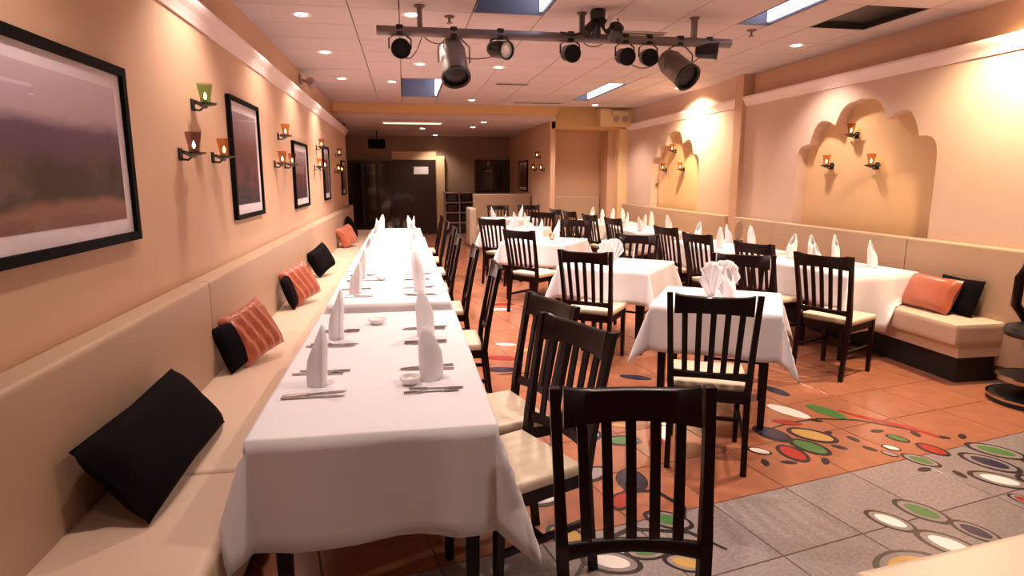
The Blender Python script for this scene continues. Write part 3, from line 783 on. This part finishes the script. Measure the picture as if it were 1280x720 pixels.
# ------------------------------------------------------------------ cushions
def cushion_bm(w_, h_, th, pleats=0):
    bm = bmesh.new(); n = 20; top = []; bot = []
    for i in range(n+1):
        a, c = [], []
        for j in range(n+1):
            u, v = 2*i/n-1, 2*j/n-1
            k = max(0, (1-u**4)*(1-v**4))**.5
            pin = 1 - .07*(1-abs(u*v))*(abs(u)**6+abs(v)**6)
            z = th/2*k
            if pleats: z += .010*k*math.sin(u*PI*pleats + 1.4*math.sin(v*2))
            p = (u*w_/2*pin, v*h_/2*pin)
            a.append(bm.verts.new((p[0], p[1], z))); c.append(bm.verts.new((p[0], p[1], -th/2*k)))
        top.append(a); bot.append(c)
    for i in range(n):
        for j in range(n):
            bm.faces.new((top[i][j], top[i+1][j], top[i+1][j+1], top[i][j+1])); bm.faces.new((bot[i][j], bot[i][j+1], bot[i+1][j+1], bot[i+1][j]))
    bmesh.ops.remove_doubles(bm, verts=bm.verts[:], dist=.0005)
    return bm
def cushion(x, y, z, w_, h_, th, material, label, side, tilt=68, spin=0, turn=0, pleats=0):
    # local: width along y of the room, leaning on a wall at -x (side=1) or +x (side=-1)
    bm = cushion_bm(w_, h_, th, pleats)
    m = Matrix.Rotation(turn, 4, 'Z') @ Matrix.Rotation(math.radians(-(90-tilt))*side, 4, 'Y') @ Matrix.Rotation(PI/2*1, 4, 'Z') @ Matrix.Rotation(PI/2, 4, 'X') @ Matrix.Rotation(spin, 4, 'Z')
    bmesh.ops.transform(bm, matrix=m, verts=bm.verts)
    zm = min(v.co.z for v in bm.verts); bmesh.ops.translate(bm, vec=(0, 0, -zm), verts=bm.verts)
    o = obj('cushion', bm, material, None, (x, y, z), smooth=True)
    tag(o, label, 'cushion', 'cushions on the banquettes')
SB = .456
cushion(-.93, 2.40, SB, .86, .33, .15, 'cushion_black', 'long black cushion nearest the camera on the left banquette', 1, 52)
cushion(-.985, 3.72, SB, .32, .28, .08, 'cushion_black', 'black cushion behind the nearer orange cushion on the left banquette', 1, 72, .1, -.35)
cushion(-.93, 3.84, SB, .34, .33, .13, 'cushion_orange', 'shiny orange pleated cushion nearest the camera on the left banquette', 1, 66, .25, -.6, 5)
cushion(-.985, 5.45, SB, .30, .28, .08, 'cushion_black', 'black cushion behind the second orange cushion on the left banquette', 1, 72, .1)
cushion(-.93, 5.60, SB, .35, .33, .13, 'cushion_orange', 'second orange pleated cushion on the left banquette', 1, 66, .25, -.6, 5)
cushion(-.95, 7.2, SB, .38, .30, .14, 'cushion_black', 'black cushion beyond the orange ones on the left banquette', 1, 68, .3, -.5)
cushion(-.93, 10.2, SB, .42, .34, .14, 'cushion_orange', 'third orange cushion far down the left banquette', 1, 64, .15, -.5, 5)
cushion(-.95, 11.4, SB, .40, .38, .14, 'cushion_black', 'farthest dark cushion down the left banquette', 1, 68, .2)
cushion(4.27, 4.40, .472, .50, .30, .14, 'cushion_orange', 'orange pleated cushion on the near end of the right banquette', -1, 66, .0, 0, 4)
cushion(4.37, 4.24, .472, .40, .30, .09, 'cushion_black', 'black cushion behind the orange cushion on the right banquette', -1, 72)

# ------------------------------------------------------------------ wall candles
def wall_candle(pos, n, gcol, label, group):
    """pos on the wall; n = outward normal (x,y)"""
    rz = math.atan2(n[1], n[0])
    t = thing('wall_candle', label, 'candle holder', pos, rz, group)     # local +x away from the wall
    bm = bmesh.new(); rbox(bm, 0, .008, -.03, .03, -.04, .03, .003, 1); obj('back_plate', bm, 'iron', t)
    bm = bmesh.new(); tube(bm, [(.005, 0, -.03), (.04, 0, -.035), (.075, 0, -.006)], .006); obj('arm', bm, 'iron', t, smooth=True)
    bm = bmesh.new(); lathe(bm, [(.03, -.008), (.05, -.004), (.062, .003), (.062, .007), (.004, .004)], 18, cx=.075); obj('drip_tray', bm, 'iron', t, smooth=True)
    bm = bmesh.new(); tube(bm, [(.05, -.10, .004), (.06, -.05, -.004), (.07, 0, -.008), (.06, .05, -.004), (.05, .10, .004)], [.009, .014, .018, .014, .009]); obj('cross_bar', bm, 'iron', t, smooth=True)
    bm = bmesh.new(); lathe(bm, [(.022, .006), (.027, .01), (.030, .045), (.036, .075), (.042, .115)], 18, cap=False, cx=.075)
    c = obj('glass_cup', bm, gcol, t, smooth=True)
    bm = bmesh.new(); lathe(bm, [(.018, .007), (.02, .026), (.003, .027)], 12, cx=.075); obj('wax', bm, 'wax', c, smooth=True)
    bm = bmesh.new(); lathe(bm, [(.002, .027), (.009, .040), (.006, .054), (.001, .068)], 8, cx=.075); obj('flame', bm, 'flame', c, smooth=True)
GC = ['glass_green', 'glass_purple', 'glass_amber']
wc = [('nearest the camera', [(3.99, 1.97), (3.71, 1.68), (4.30, 1.68)]), ('between the second and third pictures', [(6.50, 1.95), (6.25, 1.68), (6.78, 1.68)]),
      ('between the third and fourth pictures', [(9.22, 1.97), (8.94, 1.69), (9.50, 1.69)]), ('between the fourth and fifth pictures', [(11.7, 1.95), (11.44, 1.67), (12.0, 1.66)])]
for k, (nm, ps) in enumerate(wc):
    for q, (y, z) in enumerate(ps):
        gname = (('green', 'plum', 'amber') if k == 0 else ('amber', 'amber', 'amber'))[q]
        wall_candle((XL, y, z), (1, 0), {'green': 'glass_green', 'plum': 'glass_purple', 'amber': 'glass_amber'}[gname],
                    '%s candle holder, %s of the left trio %s' % (gname, ('top', 'near lower', 'far lower')[q], nm), 'candle trios on the left wall')
for nm, ps in (('nearer', [(5.79, 1.99), (6.13, 1.68), (5.47, 1.67)]), ('farther', [(10.12, 2.01), (10.48, 1.69), (9.77, 1.69)])):
    for q, (y, z) in enumerate(ps):
        wall_candle((XR + .13, y * (1 + .028) - .0, z), (-1, 0), 'glass_amber', 'amber candle holder, %s of the trio in the %s arch niche' % (('top', 'left lower', 'right lower')[q], nm), 'candle trios in the niches')
for q, (y, z) in enumerate([(13.44, 1.99), (13.85, 1.73), (13.05, 1.72)]):
    wall_candle((2.93, y, z), (-1, 0), 'glass_amber', 'amber candle holder, %s of the trio on the far side wall' % ('top', 'left lower', 'right lower')[q], 'candle trio on the far side wall')

# ------------------------------------------------------------------ framed pictures
def picture(x, y0, y1, z0, z1, n, pm, label, fw=.032, matw=.07, group='framed pictures on the left wall', cat='picture'):
    W, H = y1-y0, z1-z0
    t = thing('framed_picture', label, cat, (x, (y0+y1)/2, z0), 0 if n > 0 else PI, group)
    bm = bmesh.new()
    for a in ((-W/2, W/2, 0, fw), (-W/2, W/2, H-fw, H)): box(bm, 0, .032, a[0], a[1], a[2], a[3])
    for a in ((-W/2, -W/2+fw), (W/2-fw, W/2)): box(bm, 0, .0319, a[0], a[1], fw, H-fw)
    obj('frame', bm, 'frame_black', t)
    bm = bmesh.new(); box(bm, .004, .014, -W/2+fw, W/2-fw, fw, H-fw); mb = obj('mat_board', bm, 'mat_board', t)
    bm = bmesh.new(); q = fw+matw; box(bm, .014, .0155, -W/2+q, W/2-q, q, H-q); obj('print', bm, pm, mb)
    bm = bmesh.new(); bm.faces.new([bm.verts.new(p) for p in ((.022, -W/2+fw, fw), (.022, W/2-fw, fw), (.022, W/2-fw, H-fw), (.022, -W/2+fw, H-fw))]); obj('glazing', bm, 'glass_clear', t)
picture(XL, 1.72, 3.03, 1.28, 2.01, 1, 'landscape_print', 'large black-framed hazy hill landscape nearest the camera', .036, .06)
picture(XL, 4.70, 5.59, 1.25, 2.12, 1, 'portrait_print', 'second black-framed picture on the left wall, portrait format')
picture(XL, 7.20, 8.20, 1.21, 1.95, 1, 'portrait_print', 'third black-framed picture on the left wall')
picture(XL, 9.80, 10.5, 1.21, 2.02, 1, 'portrait_print', 'fourth black-framed picture on the left wall')
picture(XL, 12.55, 13.3, 1.21, 1.88, 1, 'portrait_print', 'farthest black-framed picture on the left wall')
picture(2.93, 14.8, 15.9, 1.22, 1.96, -1, 'portrait_print', 'dark framed picture on the far side wall beside the booth', group='far pictures')

# ------------------------------------------------------------------ entrance area
d = bmesh.new(); box(d, -.31, .86, YEND-.05, YEND, 0, 2.03)
door = struct('door_1', d, 'dark_wood', label='dark entrance door with a small white notice')
bm = bmesh.new(); box(bm, .27, .66, YEND-.058, YEND-.05, 1.64, 1.84); obj('notice', bm, 'sign_white', door)
bm = bmesh.new(); tube(bm, [(.74, YEND-.09, .9), (.74, YEND-.09, 1.2)], .012); obj('door_handle', bm, 'steel', door, smooth=True)
for x0, x1, n in ((-1.48, -1.1, 1), (-1.08, -.72, 2), (-.70, -.33, 3)):
    o = bmesh.new(); box(o, x0, x1, YEND-.08, YEND, 0, 2.0); p = struct('window_%d' % n, o, 'dark_wood', label='dark glazed entrance panel')
    bm = bmesh.new(); box(bm, x0+.04, x1-.04, YEND-.09, YEND-.08, .15, 1.93); obj('pane', bm, 'smoked_glass', p)
b = bmesh.new(); box(b, .88, 1.10, YEND-.14, YEND, 0, 2.13); struct('trim_4', b, 'cream_trim', label='pale lit jamb beside the entrance door')
b = bmesh.new(); box(b, -.31, .88, YEND-.03, YEND, 2.03, 2.25); struct('trim_5', b, 'cream_trim')
downlight(.85, 17.0, 2.66, SPOT_W*.5, 'added downlight brightening the jamb beside the entrance door')  # lamp added so that the pale jamb reads as lit
t = thing('speaker', 'black speaker box hung under the lower ceiling at left', 'speaker', (-.62, 15.6, 2.24))
bm = bmesh.new(); rbox(bm, -.20, .20, -.12, .12, 0, .22, .015, 2); obj('cabinet', bm, 'frame_black', t)
bm = bmesh.new(); rbox(bm, -.18, .18, -.128, -.119, .02, .20, .003, 1); obj('grille', bm, 'frame_black', t)
bm = bmesh.new(); box(bm, -.015, .015, -.015, .015, .22, .42); obj('hanger', bm, 'black_plastic', t)
t = thing('bottle_cabinet', 'grey brown cubby cabinet beside the entrance door', 'cabinet', (1.45, 17.0, 0))
bm = bmesh.new(); D0, D1 = -.2, .2
box(bm, -.40, .40, D1-.02, D1, 0, 1.16)
for x in (-.40, -.02, .36): box(bm, x, x+.04, D0, D1-.02, 0, 1.16)
for z in (0, .33, .60, .87, 1.12): box(bm, -.40, .40, D0+.002, D1-.022, z, z+.04)
obj('carcass', bm, 'cabinet_grey', t)
for i in range(2):
    for j in range(3):
        bm = bmesh.new(); rbox(bm, -.32+i*.38, -.06+i*.38, D0+.04, D1-.05, .39+j*.27, .57+j*.27, .01, 1); obj('drawer', bm, 'dark_wood', t)
t = thing('wall_panel', 'pair of dark arched panels on the entrance wall', 'panel', (2.46, YEND - .02, 1.14))
for k in (-1, 1):
    bm = bmesh.new(); w2 = .235
    poly = [(-w2, 0), (w2, 0), (w2, .74)] + [(w2*math.cos(a*PI/10), .74 + .13*math.sin(a*PI/10)) for a in range(1, 10)] + [(-w2, .74)]
    prism(bm, poly, 'y', -.03, 0); obj('arched_panel', bm, 'smoked_glass', t, (k*.245, 0, .02))
bm = bmesh.new(); box(bm, -.52, .52, -.01, .015, 0, .9); obj('backing', bm, 'dark_wood', t)
t = thing('emergency_light', 'pale twin-headed emergency light on the boxed soffit', 'lamp', (4.26, 12.2, 2.74))
bm = bmesh.new(); rbox(bm, -.17, .17, -.06, 0, .02, .12, .01, 1); obj('housing', bm, 'white_plastic', t)
for k in (-1, 1):
    bm = bmesh.new(); lathe(bm, [(.03, 0), (.06, .03), (.062, .05), (.004, .05)], 16)
    bmesh.ops.transform(bm, matrix=Matrix.Translation((k*.09, -.04, -.05)) @ Matrix.Rotation(PI/2, 4, 'X'), verts=bm.verts)
    obj('lamp_head', bm, 'cabinet_grey', t, smooth=True)

# ------------------------------------------------------------------ stage lighting bar
YT = 5.3
t = thing('lighting_bar', 'grey lighting pipe hung under the ceiling', 'lighting bar', (0, YT, 0))
bm = bmesh.new(); tube(bm, [(-.18, 0, 2.70), (2.84, 0, 2.70)], .038, 14); obj('pipe', bm, 'truss_metal', t, smooth=True)
for x in (.16, 1.5, 2.5):
    bm = bmesh.new(); box(bm, x-.02, x+.02, -.02, .02, 2.67, 2.905); obj('hanger', bm, 'truss_metal', t)
    bm = bmesh.new(); lathe(bm, [(.04, 2.885), (.045, 2.899), (.004, 2.8995)], 14, cx=x); obj('ceiling_plate', bm, 'cable', t, smooth=True)
def sag(p, q, d, n=10):
    p, q = Vector(p), Vector(q); return [p.lerp(q, k/n) - Vector((0, 0, d*4*(k/n)*(1-k/n))) for k in range(n+1)]
for p, q, d_ in (((.0, 0.03, 2.54), (.18, 0.03, 2.68), .10), ((.18, .03, 2.68), (.42, .03, 2.68), .06), ((.5, .03, 2.52), (.8, .03, 2.55), .02), ((1.5, .03, 2.69), (1.72, .03, 2.69), .05), ((1.9, .03, 2.55), (2.3, .03, 2.66), .12), ((2.4, .03, 2.5), (2.66, .03, 2.66), .03)):
    bm = bmesh.new(); tube(bm, sag(p, q, d_), .005, 6); obj('cable', bm, 'cable', t, smooth=True)
def par_can(x, z, R, L_, az, el, body, lens, label, yoke=True):
    """lamp can hung from the pipe at x; points toward azimuth az (0 = to the camera) and el below the horizontal"""
    r = thing('stage_lamp', label, 'stage light', (x, YT, 2.70), 0, 'stage lamps on the lighting bar')
    bm = bmesh.new(); rbox(bm, -.028, .028, -.036, .036, -.035, .045, .006, 1); obj('clamp', bm, 'black_plastic', r)
    dz = z - 2.70
    bm = bmesh.new(); tube(bm, [(-R-.012, 0, dz), (-R-.012, 0, dz*.45), (-R*.5, 0, dz*.18), (0, 0, -.03)], .007, 6); tube(bm, [(R+.012, 0, dz), (R+.012, 0, dz*.45), (R*.5, 0, dz*.18), (0, 0, -.03)], .007, 6)
    obj('yoke', bm, 'black_plastic' if body == 'black_plastic' else 'can_grey', r, smooth=True)
    dirv = Vector((math.sin(az)*math.cos(el), -math.cos(az)*math.cos(el), -math.sin(el)))
    q = dirv.to_track_quat('Z', 'Y').to_matrix().to_4x4(); m = Matrix.Translation((0, 0, dz)) @ q
    bm = bmesh.new(); lathe(bm, [(R*.35, -L_*.62), (R*.75, -L_*.56), (R*.93, -L_*.35), (R*.96, L_*.3), (R, L_*.31), (R, L_*.42), (R*.9, L_*.42)], 22, cap=False)
    f = [bm.verts.new((R*.35*math.cos(2*PI*k/22), R*.35*math.sin(2*PI*k/22), -L_*.62)) for k in range(22)]; bm.faces.new(f)
    bmesh.ops.transform(bm, matrix=m, verts=bm.verts); cn = obj('can', bm, body, r, smooth=True)
    bm = bmesh.new(); lathe(bm, [(R*.93, L_*.30), (R*.93, L_*.36), (R*.5, L_*.385), (.003, L_*.39)], 22); bmesh.ops.transform(bm, matrix=m, verts=bm.verts); obj('lens', bm, lens, cn, smooth=True)
    bm = bmesh.new(); lathe(bm, [(R*.9, L_*.40), (R*1.04, L_*.40), (R*1.04, L_*.46), (R*.9, L_*.46)], 22, cap=False); bmesh.ops.transform(bm, matrix=m, verts=bm.verts); obj('front_ring', bm, 'black_plastic', cn, smooth=True)
B = 'black_plastic'
par_can(0.0, 2.565, .075, .16, .1, .15, B, 'lens_dark', 'small black round stage lamp at the left end of the bar')
par_can(.43, 2.47, .115, .36, .08, .95, 'can_grey', 'lens_dark', 'long grey stage lamp tilted down left of the middle')
par_can(.81, 2.585, .072, .2, .55, .2, B, 'lens_light', 'small black stage lamp with a white lens')
par_can(1.40, 2.575, .07, .16, .1, .2, B, 'lens_dark', 'small black stage lamp under the spider-shaped effect light')
par_can(1.88, 2.565, .07, .16, .05, .2, B, 'lens_dark', 'left one of the close pair of black stage lamps')
par_can(2.09, 2.565, .07, .16, -.1, .2, B, 'lens_dark', 'right one of the close pair of black stage lamps')
par_can(2.37, 2.475, .115, .34, .35, .62, 'can_grey', 'lens_dark', 'long grey stage lamp tilted down at the right')
par_can(2.64, 2.635, .07, .18, 1.1, .1, B, 'lens_light', 'small black stage lamp at the right end of the bar')
t = thing('effect_light', 'black spider-shaped effect light fixed above the bar', 'stage light', (1.60, YT - .12, 2.72))
bm = bmesh.new(); lathe(bm, [(.06, .10), (.065, .16), (.05, .178)], 16); obj('ceiling_mount', bm, B, t, smooth=True)
for k, (p, q, R) in enumerate((((0, 0, .12), (-.12, -.05, -.02), .045), ((0, 0, .12), (.10, -.06, 0.0), .05), ((0, 0, .12), (.02, .10, .0), .04))):
    bm = bmesh.new(); tube(bm, [p, Vector(p).lerp(Vector(q), .6), q], [R*.5, R*.8, R]); obj('arm_lamp', bm, B, t, smooth=True)
bm = bmesh.new(); lathe(bm, [(.05, -.07), (.062, -.05), (.06, .05), (.03, .075)], 16)
bmesh.ops.transform(bm, matrix=Matrix.Translation((.13, -.06, .0)) @ Matrix.Rotation(.9, 4, 'X'), verts=bm.verts); obj('lamp_head', bm, B, t, smooth=True)
bm = bmesh.new(); lathe(bm, [(.012, -.05), (.02, -.03), (.018, .05), (.006, .07)], 10)
bmesh.ops.transform(bm, matrix=Matrix.Translation((.06, -.10, .06)) @ Matrix.Rotation(.4, 4, 'Y'), verts=bm.verts); obj('bulb', bm, 'lens_light', t, smooth=True)
bm = bmesh.new(); tube(bm, [(-.1, 0, .0), (-.2, .02, -.02), (-.3, .05, 0)], .012, 8); tube(bm, [(.1, 0, .0), (.17, -.02, .06), (.16, -.03, .11)], .01, 8); obj('handle', bm, B, t, smooth=True)

# ------------------------------------------------------------------ other ceiling fittings
def sprinkler(x, y, label):
    t = thing('sprinkler_head', label, 'sprinkler', (x, y, ZC), 0, 'ceiling sprinklers')
    bm = bmesh.new(); lathe(bm, [(.045, -.001), (.04, -.012), (.012, -.016)], 16); obj('escutcheon', bm, 'cable', t, smooth=True)
    bm = bmesh.new(); lathe(bm, [(.01, -.015), (.01, -.05), (.028, -.055), (.028, -.059), (.003, -.06)], 12); obj('head', bm, 'cable', t, smooth=True)
sprinkler(.42, 5.6, 'small sprinkler head left of the middle light well'); sprinkler(3.22, 5.62, 'small sprinkler head beside the narrow bright light well')
def vent(x0, x1, y, label):
    t = thing('air_vent', label, 'vent', ((x0+x1)/2, y, ZC), 0, 'slot vents in the ceiling'); w2 = (x1-x0)/2
    bm = bmesh.new(); rbox(bm, -w2, w2, -.05, .05, -.012, -.001, .003, 1); obj('frame', bm, 'ceiling_board', t)
    for k in (-1, 0, 1):
        bm = bmesh.new(); box(bm, -w2+.02, w2-.02, k*.026-.008, k*.026+.008, -.016, -.010); obj('slot', bm, 'black_plastic', t)
vent(1.35, 1.85, 9.3, 'dark slot vent in the ceiling before the beam, nearer one')
vent(2.0, 2.9, 11.5, 'dark slot vent in the ceiling close to the beam')
vent(2.0, 2.5, 5.9, 'dark slot vent right of the spider-shaped effect light')
t = thing('security_camera', 'small dark camera on a bracket high on the left wall', 'camera', (XL - .08, 8.6, 2.78))
bm = bmesh.new(); rbox(bm, 0, .03, -.05, .05, -.05, .06, .006, 1); obj('wall_plate', bm, 'cabinet_grey', t)
bm = bmesh.new(); tube(bm, [(.02, 0, 0), (.12, -.02, -.03)], .018); obj('bracket', bm, 'cabinet_grey', t, smooth=True)
bm = bmesh.new(); lathe(bm, [(.035, -.09), (.05, -.07), (.05, .09), (.04, .1)], 14); bmesh.ops.transform(bm, matrix=Matrix.Translation((.15, -.05, -.05)) @ Matrix.Rotation(PI/2-.2, 4, 'X'), verts=bm.verts); obj('housing', bm, 'cabinet_grey', t, smooth=True)

# ------------------------------------------------------------------ stool at the right edge
t = thing('swivel_stool', 'black curved-back stool on a round chrome-rimmed base at the right edge', 'stool', (4.27, 3.46, 0))
bm = bmesh.new(); lathe(bm, [(.24, 0), (.25, .02), (.24, .05), (.10, .07), (.03, .09)], 32); obj('base', bm, 'black_plastic', t, smooth=True)
bm = bmesh.new(); lathe(bm, [(.244, .03), (.256, .034), (.256, .05), (.244, .054)], 32, cap=False); obj('base_rim', bm, 'chrome', t, smooth=True)
bm = bmesh.new(); lathe(bm, [(.03, .08), (.03, .48)], 16); obj('column', bm, 'black_plastic', t, smooth=True)
bm = bmesh.new(); lathe(bm, [(.20, .155), (.215, .16), (.215, .185), (.20, .19)], 32, cap=False); obj('foot_ring', bm, 'chrome', t, smooth=True)
bm = bmesh.new(); lathe(bm, [(.05, .15), (.205, .158), (.205, .186), (.05, .19)], 32); obj('foot_disc', bm, 'black_plastic', t, smooth=True)
bm = bmesh.new(); lathe(bm, [(.12, .46), (.19, .47), (.205, .50), (.19, .535), (.05, .545)], 28); obj('seat_pad', bm, 'black_plastic', t, smooth=True)
bm = bmesh.new()
tube(bm, [(.1, .15, .5), (-.0, .2, .66), (-.03, .17, .86), (-.04, .11, .98), (-.05, .03, 1.04), (-.06, -.05, 1.06), (-.09, -.11, 1.04), (-.12, -.14, .98), (-.135, -.15, .90)], [.03, .032, .032, .032, .032, .032, .03, .028, .025], 12); obj('curved_arm', bm, 'mahogany', t, smooth=True)
bm = bmesh.new(); tube(bm, [(.1, -.15, .5), (.0, -.12, .66), (-.03, -.06, .84), (-.05, .0, 1.03)], .032, 10); obj('back_strut', bm, 'mahogany', t, smooth=True)
